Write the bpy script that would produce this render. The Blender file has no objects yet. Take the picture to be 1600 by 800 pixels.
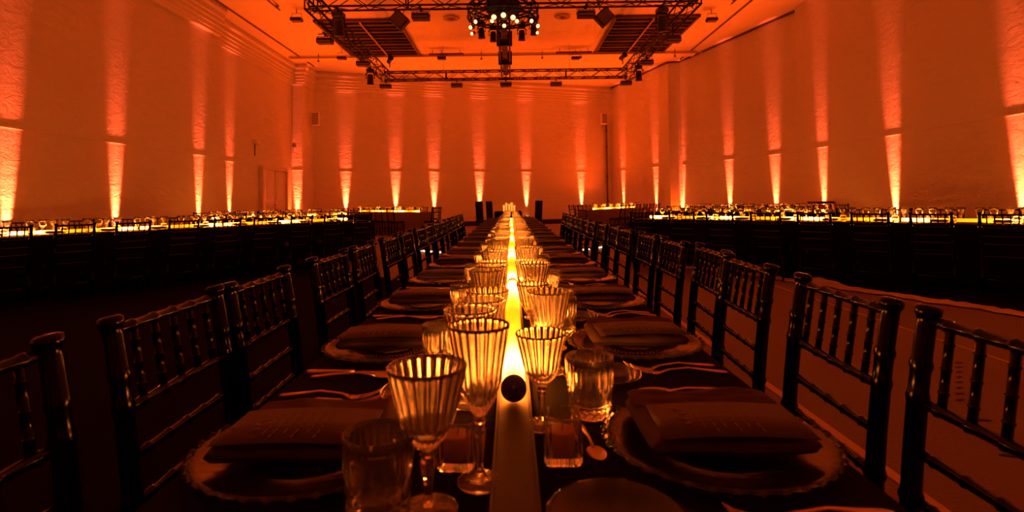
import bpy, bmesh, math, random
from mathutils import Vector, Matrix
random.seed(7)
PI = math.pi
SC = bpy.context.scene
COL = SC.collection

# ------------------------------------------------------------------ camera, world, exposure
F_PX = 861.0
cd = bpy.data.cameras.new('camera'); cam = bpy.data.objects.new('camera', cd); COL.objects.link(cam)
cd.sensor_width = 36.0; cd.sensor_fit = 'HORIZONTAL'; cd.lens = 36.0*F_PX/1600.0
cd.shift_x = 0.0012; cd.shift_y = -0.0756
cd.clip_start = 0.02; cd.clip_end = 100
cam.location = (0, 0, 1.13)
cam.rotation_mode = 'QUATERNION'
cam.rotation_quaternion = (Matrix.Rotation(math.radians(92.2), 3, 'X') @ Matrix.Rotation(math.radians(-0.8), 3, 'Z')).to_quaternion()
cd.dof.use_dof = True; cd.dof.focus_distance = 3.0; cd.dof.aperture_fstop = 6.3
SC.camera = cam
SC.view_settings.view_transform = 'Standard'; SC.view_settings.look = 'None'
SC.view_settings.gamma = 1.0; SC.view_settings.exposure = 0.0
SC.view_settings.use_curve_mapping = False
w = bpy.data.worlds.new('world'); SC.world = w; w.use_nodes = True
w.node_tree.nodes['Background'].inputs[0].default_value = (0, 0, 0, 1)
cy = SC.cycles
cy.use_denoising = True
cy.max_bounces = 36; cy.diffuse_bounces = 5; cy.glossy_bounces = 4; cy.transmission_bounces = 36; cy.transparent_max_bounces = 12
cy.sample_clamp_indirect = 30.0
cy.blur_glossy = 0.5

LED_BEAM = (1.0, 0.075, 0.002)      # orange of the wall uplights
P_BEAM, P_WASH = 5000.0, 840.0

# ------------------------------------------------------------------ materials
def nodes(name):
    m = bpy.data.materials.new(name); m.use_nodes = True
    return m, m.node_tree.nodes, m.node_tree.links, m.node_tree.nodes['Principled BSDF']
def mat(name, col, rough=0.5, metal=0.0, spec=0.5, trans=0.0, ior=1.45, bump=None, var=None, coat=0.0, sheen=0.0):
    m, N, L, b = nodes(name)
    b.inputs['Base Color'].default_value = (*col, 1); b.inputs['Roughness'].default_value = rough
    b.inputs['Metallic'].default_value = metal; b.inputs['Specular IOR Level'].default_value = spec
    b.inputs['Transmission Weight'].default_value = trans; b.inputs['IOR'].default_value = ior
    b.inputs['Coat Weight'].default_value = coat; b.inputs['Sheen Weight'].default_value = sheen
    tc = N.new('ShaderNodeTexCoord')
    if bump:
        t = N.new('ShaderNodeTexNoise'); t.inputs['Scale'].default_value = bump[0]; t.inputs['Detail'].default_value = 5
        L.new(tc.outputs['Object'], t.inputs['Vector'])
        bu = N.new('ShaderNodeBump'); bu.inputs['Strength'].default_value = bump[1]; bu.inputs['Distance'].default_value = bump[2]
        L.new(t.outputs['Fac'], bu.inputs['Height']); L.new(bu.outputs[0], b.inputs['Normal'])
    if var:
        t2 = N.new('ShaderNodeTexNoise'); t2.inputs['Scale'].default_value = var[0]; t2.inputs['Detail'].default_value = 6
        L.new(tc.outputs['Object'], t2.inputs['Vector'])
        r = N.new('ShaderNodeMix'); r.data_type = 'RGBA'
        r.inputs['A'].default_value = (*col, 1); r.inputs['B'].default_value = (*var[1], 1)
        L.new(t2.outputs['Fac'], r.inputs['Factor']); L.new(r.outputs['Result'], b.inputs['Base Color'])
    return m
def emit(name, col, strength):
    m, N, L, b = nodes(name)
    b.inputs['Base Color'].default_value = (0.8, 0.8, 0.8, 1)
    b.inputs['Emission Color'].default_value = (*col, 1); b.inputs['Emission Strength'].default_value = strength
    return m

def wall_mat():
    m, N, L, b = nodes('painted_plaster')
    b.inputs['Base Color'].default_value = (0.78, 0.74, 0.70, 1); b.inputs['Roughness'].default_value = 0.7
    tc = N.new('ShaderNodeTexCoord')
    mp = N.new('ShaderNodeMapping'); mp.inputs['Scale'].default_value = (1, 1, 2.2)
    L.new(tc.outputs['Object'], mp.inputs['Vector'])
    n1 = N.new('ShaderNodeTexNoise'); n1.inputs['Scale'].default_value = 2.6; n1.inputs['Detail'].default_value = 8; n1.inputs['Roughness'].default_value = 0.7
    n1.inputs['Distortion'].default_value = 0.6
    L.new(mp.outputs[0], n1.inputs['Vector'])
    n2 = N.new('ShaderNodeTexNoise'); n2.inputs['Scale'].default_value = 14; n2.inputs['Detail'].default_value = 6
    L.new(tc.outputs['Object'], n2.inputs['Vector'])
    b1 = N.new('ShaderNodeBump'); b1.inputs['Strength'].default_value = 0.9; b1.inputs['Distance'].default_value = 0.05
    b2 = N.new('ShaderNodeBump'); b2.inputs['Strength'].default_value = 0.6; b2.inputs['Distance'].default_value = 0.016
    L.new(n1.outputs['Fac'], b1.inputs['Height']); L.new(n2.outputs['Fac'], b2.inputs['Height'])
    L.new(b1.outputs[0], b2.inputs['Normal']); L.new(b2.outputs[0], b.inputs['Normal'])
    return m
M = {}
M['wall'] = wall_mat()
M['lower_wall'] = mat('lower_plaster', (0.78, 0.74, 0.70), 0.6, bump=(9, 0.3, 0.012))
M['ceiling'] = mat('ceiling_paint', (0.76, 0.72, 0.68), 0.8, bump=(20, 0.1, 0.005))
M['cornice'] = mat('cornice_plaster', (0.74, 0.70, 0.66), 0.6)
M['floor'] = mat('worn_concrete', (0.24, 0.18, 0.14), 0.6, bump=(38, 0.5, 0.006), var=(60, (0.10, 0.075, 0.06)))
M['carpet'] = mat('black_carpet_and_shade', (0.004, 0.003, 0.003), 0.95, spec=0.05, bump=(200, 0.4, 0.003))  # also used for the added sheet over the unlit left floor
M['tape'] = mat('masking_tape', (0.62, 0.42, 0.28), 0.6, bump=(40, .2, .001))
M['black_tape'] = mat('black_tape', (0.01, 0.01, 0.01), 0.6)
M['film'] = mat('plastic_film', (0.55, 0.42, 0.34), 0.3, bump=(26, 0.8, 0.02))
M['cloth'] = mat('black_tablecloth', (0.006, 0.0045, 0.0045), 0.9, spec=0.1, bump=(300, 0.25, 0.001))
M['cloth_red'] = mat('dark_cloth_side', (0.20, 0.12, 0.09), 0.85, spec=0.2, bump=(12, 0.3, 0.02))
M['chair'] = mat('black_lacquer', (0.004, 0.0033, 0.003), 0.15, spec=0.25)
M['cushion'] = mat('black_cushion', (0.010, 0.009, 0.009), 0.9, spec=0.2)
M['napkin'] = mat('dark_napkin', (0.10, 0.062, 0.048), 0.9, spec=0.2, bump=(260, 0.35, 0.001), var=(9, (0.075, 0.045, 0.034)))
M['card'] = mat('menu_card', (0.055, 0.035, 0.03), 0.55, bump=(80, 0.1, 0.0006))
M['ink'] = mat('copper_ink', (0.15, 0.085, 0.06), 0.4)
M['steel'] = mat('cutlery_copper', (0.62, 0.45, 0.36), 0.33, metal=1.0)
M['glass'] = mat('cut_glass', (1, 1, 1), 0.03, trans=0.955, ior=1.52)
M['charger'] = mat('pressed_glass', (0.62, 0.6, 0.58), 0.1, trans=1.0, ior=1.33, bump=(60, 0.3, 0.002))
M['wax'] = mat('amber_wax', (0.55, 0.30, 0.14), 0.5)
M['channel'] = mat('brown_channel', (0.07, 0.048, 0.036), 0.5, bump=(90, 0.15, 0.001))
M['cap'] = mat('tube_cap', (0.10, 0.07, 0.055), 0.4)
M['truss'] = mat('dark_truss', (0.02, 0.016, 0.015), 0.4, metal=0.6)
M['fixture'] = mat('black_fixture', (0.018, 0.014, 0.013), 0.45)
M['fixture_face'] = mat('fixture_lens', (0.20, 0.13, 0.10), 0.15, spec=0.8)
M['grille'] = mat('grille_bar', (0.09, 0.05, 0.035), 0.5)
M['void'] = mat('grille_void', (0.012, 0.006, 0.004), 0.9)
M['pipe'] = mat('pipe_paint', (0.42, 0.35, 0.30), 0.5)
M['line'] = mat('dark_line', (0.12, 0.08, 0.06), 0.6)
M['plinth'] = mat('black_plinth', (0.02, 0.012, 0.01), 0.7)
M['door'] = mat('door_paint', (0.70, 0.64, 0.58), 0.35)
M['gap'] = mat('door_gap', (0.03, 0.015, 0.01), 0.8)
M['red'] = mat('red_cloth', (0.5, 0.03, 0.03), 0.7)
M['spot_lens'] = emit('lit_lens', (1.0, 0.52, 0.20), 3.0)
M['led'] = emit('led_dots', (1.0, 0.60, 0.42), 3.2)
M['uplens'] = emit('uplight_lens', (1.0, 0.35, 0.08), 4.0)
def tube_mat():
    m, N, L, b = nodes('led_diffuser')
    b.inputs['Base Color'].default_value = (0.8, 0.75, 0.6, 1); b.inputs['Roughness'].default_value = 0.4
    tc = N.new('ShaderNodeTexCoord'); sp = N.new('ShaderNodeSeparateXYZ'); L.new(tc.outputs['Generated'], sp.inputs[0])
    r = N.new('ShaderNodeValToRGB'); e = r.color_ramp.elements
    hot, mid = (1.0, 0.215, 0.022, 1), (1.0, 0.175, 0.003, 1)
    e[0].position = 0.0; e[0].color = (1.0, 0.15, 0.01, 1); e[1].position = 1.0; e[1].color = (1.0, 0.15, 0.01, 1)
    for p, c in ((0.10, hot), (0.24, mid), (0.42, (1.0, 0.150, 0.001, 1)), (0.60, mid), (0.80, hot), (0.93, hot)):
        q = e.new(p); q.color = c
    L.new(sp.outputs['Y'], r.inputs[0])
    s = N.new('ShaderNodeValToRGB'); e = s.color_ramp.elements
    e[0].position = 0.0; e[0].color = (.5,.5,.5,1); e[1].position = 1.0; e[1].color = (.5,.5,.5,1)
    for p, v in ((0.08, 1.0), (0.22, .30), (0.34, .08), (0.50, .06), (0.60, .09), (0.74, .50), (0.84, 1.0), (0.94, .9)):
        q = e.new(p); q.color = (v, v, v, 1)
    L.new(sp.outputs['Y'], s.inputs[0])
    mu = N.new('ShaderNodeMath'); mu.operation = 'MULTIPLY'; mu.inputs[1].default_value = TUBE_POWER
    L.new(s.outputs[0], mu.inputs[0]); L.new(mu.outputs[0], b.inputs['Emission Strength'])
    L.new(r.outputs[0], b.inputs['Emission Color'])
    return m
TUBE_POWER = 66.0
M['tube'] = tube_mat()

# ------------------------------------------------------------------ mesh helpers
class MB:
    def __init__(s): s.v = []; s.f = []; s.sm = []
    def add(s, vs, fs, smooth=False):
        o = len(s.v); s.v += [tuple(v) for v in vs]
        for f in fs: s.f.append([o+i for i in f]); s.sm.append(smooth)
        return s
    def box(s, c, d, rz=0.0, R=None):
        hx, hy, hz = d[0]/2, d[1]/2, d[2]/2
        R = R or Matrix.Rotation(rz, 3, 'Z')
        vs = [R @ Vector((x*hx, y*hy, z*hz)) + Vector(c) for x in (-1, 1) for y in (-1, 1) for z in (-1, 1)]
        return s.add(vs, [(0,1,3,2),(4,6,7,5),(0,4,5,1),(2,3,7,6),(0,2,6,4),(1,5,7,3)])
    def bbox(s, c, d, b=0.004, R=None):
        """box with chamfered vertical and top/bottom edges (rounded outline lofted)."""
        R = R or Matrix.Identity(3)
        hx, hy, hz = d[0]/2, d[1]/2, d[2]/2
        def ring(ins, z):
            out = []
            for (sx, sy) in ((1,1),(-1,1),(-1,-1),(1,-1)):
                x, y = hx-ins, hy-ins; r = b
                a0 = math.atan2(sy, sx) - PI/4
                for k in range(4):
                    a = a0 + k*PI/6
                    out.append(R @ Vector((sx*(x-r)+r*math.cos(a), sy*(y-r)+r*math.sin(a), z)) + Vector(c))
            return out
        rings = [ring(b*.7, -hz), ring(0, -hz+b*.8), ring(0, hz-b*.8), ring(b*.7, hz)]
        n = 16; vs = [p for r in rings for p in r]; fs = []
        for i in range(3):
            for j in range(n): fs.append((i*n+j, i*n+(j+1)%n, (i+1)*n+(j+1)%n, (i+1)*n+j))
        fs.append(tuple(range(n))[::-1]); fs.append(tuple(3*n+j for j in range(n)))
        return s.add(vs, fs)
    def path(s, pts, rad, seg=8, caps=True, smooth=True):
        pts = [Vector(p) for p in pts]; n = len(pts)
        if not hasattr(rad, '__len__'): rad = [rad]*n
        vs = []
        t0 = (pts[-1]-pts[0]).normalized()
        up = Vector((0,0,1)) if abs(t0.z) < 0.9 else Vector((1,0,0))
        for i, p in enumerate(pts):
            t = (pts[min(i+1, n-1)]-pts[max(i-1, 0)])
            t = t.normalized() if t.length > 1e-9 else t0
            a = t.cross(up)
            a = a.normalized() if a.length > 1e-6 else Vector((1,0,0))
            b = t.cross(a)
            for j in range(seg):
                q = 2*PI*j/seg
                vs.append(p + (a*math.cos(q) + b*math.sin(q))*rad[i])
        fs = [(i*seg+j, (i+1)*seg+j, (i+1)*seg+(j+1)%seg, i*seg+(j+1)%seg) for i in range(n-1) for j in range(seg)]
        if caps: fs += [tuple(range(seg)), tuple((n-1)*seg+j for j in range(seg))[::-1]]
        return s.add(vs, fs, smooth)
    def bar(s, a, b, r, seg=6): return s.path([a, b], r, seg)
    def lathe(s, prof, seg=24, mod=None, c=(0,0,0), R=None, close=False, smooth=True):
        """prof: list of (r,z); r==0 ends become poles"""
        vs = []; idx = []
        R = R or Matrix.Identity(3); c = Vector(c)
        for i, (r, z) in enumerate(prof):
            if r < 1e-7: idx.append([len(vs)]); vs.append(R @ Vector((0, 0, z)) + c)
            else:
                row = []
                for j in range(seg):
                    a = 2*PI*j/seg; rr = mod(r, z, a, i) if mod else r
                    row.append(len(vs)); vs.append(R @ Vector((rr*math.cos(a), rr*math.sin(a), z)) + c)
                idx.append(row)
        fs = []
        pairs = list(zip(idx[:-1], idx[1:])) + ([(idx[-1], idx[0])] if close else [])
        for A, B in pairs:
            if len(A) == 1 and len(B) == 1: continue
            for j in range(seg):
                k = (j+1) % seg
                if len(A) == 1: fs.append((A[0], B[k], B[j]))
                elif len(B) == 1: fs.append((A[j], A[k], B[0]))
                else: fs.append((A[j], A[k], B[k], B[j]))
        return s.add(vs, fs, smooth)
    def prism(s, poly, z0, z1):
        n = len(poly)
        vs = [(x, y, z0) for x, y in poly] + [(x, y, z1) for x, y in poly]
        return s.add(vs, [tuple(range(n))[::-1], tuple(range(n, 2*n))] + [(i, (i+1)%n, n+(i+1)%n, n+i) for i in range(n)])
    def mesh(s, name, m):
        me = bpy.data.meshes.new(name); me.from_pydata(s.v, [], s.f)
        me.polygons.foreach_set('use_smooth', s.sm); me.materials.append(m)
        bm = bmesh.new(); bm.from_mesh(me); bmesh.ops.recalc_face_normals(bm, faces=bm.faces); bm.to_mesh(me); bm.free()
        me.update(); return me
    def build(s, name, m, parent=None, loc=None, rz=0.0):
        o = bpy.data.objects.new(name, s.mesh(name, m)); COL.objects.link(o)
        if parent: o.parent = parent
        if loc is not None: o.location = loc
        if rz: o.rotation_euler[2] = rz
        return o
def tag(o, label, cat, group=None, kind=None):
    if label: o['label'] = label
    if cat: o['category'] = cat
    if group: o['group'] = group
    if kind: o['kind'] = kind
    return o
def struct(o): o['kind'] = 'structure'; return o
def empty(name, loc=(0,0,0), rz=0.0):
    o = bpy.data.objects.new(name, None); COL.objects.link(o); o.location = loc; o.rotation_euler = (0, 0, rz)
    o.empty_display_size = 0.1; return o
KIDS = {}
def reg(root):
    def rec(o): return [(c, rec(c)) for c in [x for x in bpy.data.objects if x.parent is o]]
    KIDS[root.name] = rec(root); return root
def dup(root, loc, rz, label, group=None, scale=None, tilt=None):
    """first use moves the prototype itself, later uses copy it with its parts"""
    if not root.get('_used'):
        root['_used'] = 1; r = root
    else:
        r = root.copy(); COL.objects.link(r)
        def rec(kids, par):
            for c, sub in kids:
                d = c.copy(); COL.objects.link(d); d.parent = par; rec(sub, d)
        rec(KIDS.get(root.name, []), r)
    r.location = loc; r.rotation_euler = (tilt or 0, 0, rz)
    if scale: r.scale = (scale,)*3 if not hasattr(scale, '__len__') else scale
    r['label'] = label
    if group: r['group'] = group
    return r
ORD = ['first','second','third','fourth','fifth','sixth','seventh','eighth','ninth','tenth','eleventh','twelfth','thirteenth','fourteenth','fifteenth','sixteenth','seventeenth','eighteenth']

# ------------------------------------------------------------------ the room
H_CEIL = 6.5
WL, WR = -8.05, 8.2
YB = -4.0
LEFT = [(WL, YB), (WL, 15.0), (-8.42, 15.0), (-8.5, 21.4), (-8.1, 21.4), (-8.1, 22.6)]
BACK = [(-8.1, 22.6), (4.9, 26.8)]
RIGHT = [(4.9, 26.8), (6.28, 21.7), (6.75, 21.6), (8.38, 15.6), (WR, 15.6), (WR, YB)]
def wall(name, pts, out, z0=0.0, z1=H_CEIL+.1, th=0.18, m=None, ledge=True):
    """walls as thick prisms following a polyline; 'out' is the side (+1 left of travel) away from the room"""
    b = MB()
    n = len(pts); P = [Vector(p) for p in pts]
    offs = []
    for i in range(n):
        ds = []
        if i > 0: ds.append((P[i]-P[i-1]).normalized())
        if i < n-1: ds.append((P[i+1]-P[i]).normalized())
        ns = [Vector((-d.y, d.x))*out for d in ds]
        if len(ns) == 2:
            mm = (ns[0]+ns[1]); k = mm.dot(ns[0]); offs.append(mm/k)
        else: offs.append(ns[0])
    for i in range(n-1):
        a, c = P[i], P[i+1]; a2, c2 = P[i]+offs[i]*th, P[i+1]+offs[i+1]*th
        poly = [a, c, c2, a2]
        if (c-a).cross(c2-c) < 0: poly = poly[::-1]
        b.prism([tuple(p) for p in poly], z0, z1)
    return struct(b.build(name, m or M['wall']))
struct(MB().box((0, 11.5, -0.1), (22, 34, 0.2)).build('floor', M['floor']))
struct(MB().box((0, 11.5, H_CEIL+0.12), (22, 34, 0.2)).build('ceiling', M['ceiling']))
wall('wall_left', LEFT, +1); wall('wall_back', BACK, +1); wall('wall_right', RIGHT, +1)
wall('wall_rear', [(WR, YB), (WL, YB)], +1)

def strip(name, pts, inn, prof, m):
    """molding swept along a polyline; prof = list of (distance into room, z)"""
    b = MB(); P = [Vector(p) for p in pts]; n = len(P); rings = []
    for i in range(n):
        ds = []
        if i > 0: ds.append((P[i]-P[i-1]).normalized())
        if i < n-1: ds.append((P[i+1]-P[i]).normalized())
        ns = [Vector((-d.y, d.x))*inn for d in ds]
        if len(ns) == 2:
            mm = ns[0]+ns[1]; k = max(mm.dot(ns[0]), 0.3); o = mm/k
        else: o = ns[0]
        rings.append([(P[i].x+o.x*d, P[i].y+o.y*d, z) for d, z in prof])
    k = len(prof); vs = [p for r in rings for p in r]
    fs = [(i*k+j, i*k+(j+1)%k, (i+1)*k+(j+1)%k, (i+1)*k+j) for i in range(n-1) for j in range(k)]
    fs += [tuple(range(k))[::-1], tuple((n-1)*k+j for j in range(k))]
    return struct(b.add(vs, fs).build(name, m))
CORN = [(-.01, 5.74), (.05, 5.74), (.05, 5.80), (.07, 5.82), (.07, 5.92), (.09, 5.94), (.09, 6.04), (.11, 6.06), (.11, 6.16), (.14, 6.19), (.14, 6.32), (.20, 6.38), (.20, 6.50), (-.01, 6.50)]
strip('trim_1', [(WL+.0, YB), (WL, 15.0)], -1, [(d+.10 if d > 0 else d, z) for d, z in CORN], M['cornice'])
strip('trim_2', [(-8.42, 15.0), (-8.5, 21.4), (-8.1, 21.4), (-8.1, 22.6), (4.9, 26.8)], -1, CORN, M['cornice'])
LED = [(-.01, 2.385), (.006, 2.388), (.008, 2.40), (.006, 2.415), (-.01, 2.418)]
strip('trim_3', LEFT[:4], -1, LED, M['cornice'])
strip('trim_4', [(-8.5, 21.4), (-8.1, 21.4), (-8.1, 22.6), (4.9, 26.8)], -1, LED, M['cornice'])
strip('trim_5', RIGHT[:2], -1, LED, M['cornice'])
strip('trim_6', RIGHT[2:], -1, LED, M['cornice'])
PL = [(-.01, 0), (.38, 0), (.38, .20), (-.01, .20)]
strip('baseboard_back', [(-8.1, 22.6), (4.9, 26.8)], -1, PL, M['plinth'])
strip('baseboard_left', LEFT[:2], -1, [(-.01, 0), (.03, 0), (.03, .2), (-.01, .2)], M['plinth'])
strip('baseboard_right', RIGHT[2:], -1, [(-.01, 0), (.03, 0), (.03, .2), (-.01, .2)], M['plinth'])
# thin dark lines where ceiling panels end, and where the right wall meets the ceiling
struct(MB().box((-7.72, 12.6, 6.505), (.05, 18, .03)).build('trim_7', M['line']))
struct(MB().box((6.68, 12.0, 6.505), (.05, 18.6, .03)).build('trim_8', M['line']))
strip('trim_9', RIGHT[:4], -1, [(-.01, 6.45), (.04, 6.45), (.04, 6.52), (-.01, 6.52)], M['line'])
struct(MB().box((-.6, 20.3, 6.47), (15.0, .5, .10)).build('trim_10', M['ceiling']))

# door in the left recess
def door():
    r = empty('door_1', (-8.44, 19.55, 0)); struct(r); b = MB()
    # frame stands proud of the wall; x=+0 is the wall face
    for y in (-1.0, 1.0): b.box((.05, y, 1.15), (.14, .10, 2.3))
    b.box((.05, 0, 2.33), (.14, 2.1, .10)); b.build('door_frame', M['door'], r)
    for s, n in ((-1, 'near'), (1, 'far')):
        d = MB(); d.bbox((.045, s*.47, 1.14), (.05, .90, 2.24), .006)
        for z in (.62, 1.62): d.bbox((.075, s*.47, z), (.014, .62, .78), .005)
        p = d.build('door_leaf', M['door'], r)
        h = MB(); h.path([(.07, s*.08, 1.05), (.13, s*.08, 1.05), (.13, s*.17, 1.05)], .011, 8); h.build('door_handle', M['fixture'], p)
    MB().box((.03, 0, 1.14), (.05, .05, 2.2)).build('door_gap', M['gap'], r)
    return r
door()
# small wall boxes high on both sides of the back wall and conduit under the right one
def wall_box(x, y, z, rz, label, conduit):
    r = empty('wall_speaker', (x, y, z), rz)
    tag(r, label, 'speaker')
    MB().bbox((0, 0, 0), (.30, .22, .52), .02).build('cabinet', M['cornice'], r)
    g = MB(); 
    for i in range(7): g.box((0, -.113, -.2+i*.066), (.24, .008, .03))
    g.build('grille', M['line'], r)
    MB().bar((0, .1, 0), (0, .2, 0), .03, 8).build('bracket', M['line'], r)
wall_box(-7.85, 22.15, 4.5, .1, 'pale speaker box high beside the left corner of the back wall', False)
wall_box(4.5, 26.35, 4.95, .3, 'pale speaker box high beside the right corner of the back wall', True)
b = MB(); b.bar((4.66, 26.58, .3), (4.66, 26.58, 4.7), .035, 8)
for z in (1.0, 2.2, 3.6, 4.4): b.box((4.66, 26.6, z), (.12, .06, .05))
tag(b.build('wall_conduit', M['line']), 'dark vertical conduit running down below the right speaker box', 'pipe')
b = MB(); b.bar((-8.46, 21.3, 2.5), (-8.46, 21.3, 5.7), .018, 8); b.bbox((-8.36, 21.25, 3.35), (.10, .14, .16), .01)
b.bar((-8.40, 21.25, 3.1), (-8.40, 21.25, 3.4), .02)
tag(b.build('wall_conduit', M['pipe']), 'thin conduit with a junction box in the left corner', 'pipe')
# alarm-like box above the ledge on the left wall
r = empty('wall_lamp', (-8.46, 18.15, 3.15)); tag(r, 'small box lamp on the left wall beside the double door', 'wall lamp')
MB().bbox((.07, 0, 0), (.12, .24, .14), .012).build('housing', M['cornice'], r)
MB().bar((.02, 0, -.45), (.02, 0, -.05), .015).build('cable', M['line'], r)

# black carpet on the right, added black sheet for unlit floor on the left, floor tape, seam, crumpled film
EDGE = [(2.1, 9.95), (3.0, 8.6), (3.63, 7.55), (4.25, 6.2), (4.72, 5.1), (5.6, 3.2)]
b = MB(); b.prism([(8.1, 3.2), (8.1, 15.2), (2.8, 15.2), (2.8, 10.6)] + EDGE, 0.0005, 0.004)
tag(b.build('carpet', M['carpet']), 'black floor covering under the right side tables, bordered by crumpled film', 'carpet')
b = MB(); b.prism([(-.92, -3.5), (-.92, 7.2), (-3.2, 9.6), (-3.6, 15.0), (-8.0, 15.0), (-8.0, -3.5)], 0.0005, 0.004)  # added black sheet, stands in for shade on the near-left floor
tag(b.build('carpet', M['carpet']), 'added black sheet standing in for unlit floor left of the long central table', 'carpet')
b = MB(); vs = []; fs = []
pts = []
for i in range(len(EDGE)-1):
    for k in range(14):
        t = k/14; pts.append(Vector(EDGE[i]).lerp(Vector(EDGE[i+1]), t))
pts.append(Vector(EDGE[-1])); NW = 9
for i, p in enumerate(pts):
    d = (pts[min(i+1, len(pts)-1)]-pts[max(0, i-1)]).normalized(); nn = Vector((d.y, -d.x))
    wd = .17+.06*math.sin(i*.7)+.05*math.sin(i*1.9)
    for j in range(NW):
        t = j/(NW-1)-.5; q = p - nn*(t*wd - .03)
        h = .018+.022*math.sin(j*2.1+i*.9)*math.cos(i*.37) + random.uniform(0, .016)
        if j in (0, NW-1): h = .013
        if 32 < i < 37: h += .05*(1-abs(t)*2)
        vs.append((q.x, q.y, max(h, .013)))
for i in range(len(pts)-1):
    for j in range(NW-1): fs.append((i*NW+j, i*NW+j+1, (i+1)*NW+j+1, (i+1)*NW+j))
tag(b.add(vs, fs, True).build('plastic_film', M['film']), 'crumpled strip of pale plastic film along the black carpet edge', 'plastic film')
tag(MB().box((1.52, 5.0, .0025), (.048, 13.5, .004)).build('floor_tape', M['tape']), 'long straight pale tape line on the floor right of the chairs', 'tape')
tag(MB().box((3.30, .5, .0025), (.012, 13.0, .004)).build('floor_tape', M['tape']), 'thin pale line on the floor near the crumpled film', 'tape')
for (x, y, rz, what) in ((2.30, 2.80, -.3, 'farthest'), (2.21, 2.615, -.35, 'middle'), (2.155, 2.41, -.25, 'nearest')):
    b = MB(); b.prism([(-.07, -.008), (-.02, -.017), (.05, -.014), (.075, 0), (.03, .015), (-.04, .012)], .001, .004)
    tag(b.build('tape_scrap', M['black_tape'], None, (x, y, 0), rz), what+' of three black tape scraps on the floor behind the right chairs', 'tape scrap', 'black scraps on the floor')
for k in range(8):
    t = k/7
    b = MB(); b.prism([(-.02, -.010), (.025, -.006), (.02, .010), (-.022, .006)], .001, .004)
    tag(b.build('tape_scrap', M['black_tape'], None, (2.97+(2.44-2.97)*t, 3.72+(3.06-3.72)*t, 0), .3+random.uniform(-.3, .3)),
        ORD[k]+' tiny black fleck from the far end of a row on the floor', 'tape scrap', 'row of black flecks on the floor')

# ring of LEDs on the floor under the hanging lamp ring
r = empty('ring_light', (-.08, 13.9, 0)); tag(r, 'large floor ring edged with bright LED dots below the truss', 'light ring')
b = MB(); b.lathe([(2.40, .0), (2.52, .0), (2.52, .05), (2.40, .05)], 96, close=True, smooth=False); b.build('rim', M['fixture'], r)
b = MB()
for k in range(110):
    a = 2*PI*k/110; b.box((2.525*math.cos(a), 2.525*math.sin(a), .03), (.014, .09, .03), rz=a)
o = b.build('led_dot', M['led'], r); o['kind'] = 'stuff'

# ------------------------------------------------------------------ uplights
def back_y(rr): return (22.6+.323*8.1)/(1-.323*rr)
UP = []   # (x, y, direction into room)
nb = Vector((.323, -1)).normalized()
for px in (540, 618, 678, 749, 822, 908):
    rr = (px-798)/F_PX; y = back_y(rr); UP.append((rr*y, y, nb, .22, 'along the back wall', 1.0))
nr = Vector((-5.1, -1.38)).normalized()
for px in (974, 1025):
    rr = (px-798)/F_PX; t = (6.28*1 - rr*21.7)/(rr*5.1+1.38); x = 6.28-1.38*t; y = 21.7+5.1*t
    UP.append((x, y, nr, .2, 'on the slanting right wall near the back corner', 1.0))
nr2 = Vector((-6.0, -1.63)).normalized()
for px in (1067, 1140, 1212):
    rr = (px-798)/F_PX; t = (8.38-rr*15.6)/(rr*6.0+1.63); UP.append((8.38-1.63*t, 15.6+6*t, nr2, .0, 'on the slanting right wall', 1.0))
for px in (1287, 1398, 1598):
    rr = (px-798)/F_PX; UP.append((WR, WR/rr, Vector((-1, 0)), .0, 'along the straight right wall', 1.0))
for px in (10, 180, 310):
    rr = (px-798)/F_PX; UP.append((WL, WL/rr, Vector((1, 0)), .0, 'along the straight left wall', 1.0))
for px, xx in ((358, -8.44), (407, -8.46)):
    rr = (px-798)/F_PX; UP.append((xx, xx/rr, Vector((1, 0)), .0, 'on the recessed left wall', 1.0))
UP.append((-8.29, 21.4, Vector((0, -1)), .0, 'on the pier in the left corner', 1.0))
for y in (5.6, .8): UP.append((WL, y, Vector((1, 0)), .0, '', 1.0)); UP.append((WR, y, Vector((-1, 0)), .0, '', 1.0))  # extra uplights added outside the view for general lighting
def uplight_proto():
    r = empty('uplight'); tag(r, 'x', 'uplight')
    b = MB(); b.bbox((0, 0, .09), (.20, .15, .15), .015); b.build('housing', M['fixture'], r)
    b = MB()
    for s in (-1, 1): b.box((s*.108, 0, .07), (.012, .05, .14))
    b.box((0, 0, .005), (.228, .09, .01)); b.build('bracket', M['fixture'], r)
    MB().lathe([(0, 0), (.055, 0), (.055, .006), (0, .006)], 20, c=(0, 0, .163)).build('lens', M['uplens'], r)
    reg(r); return r
up0 = uplight_proto(); cnt = {}
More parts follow.
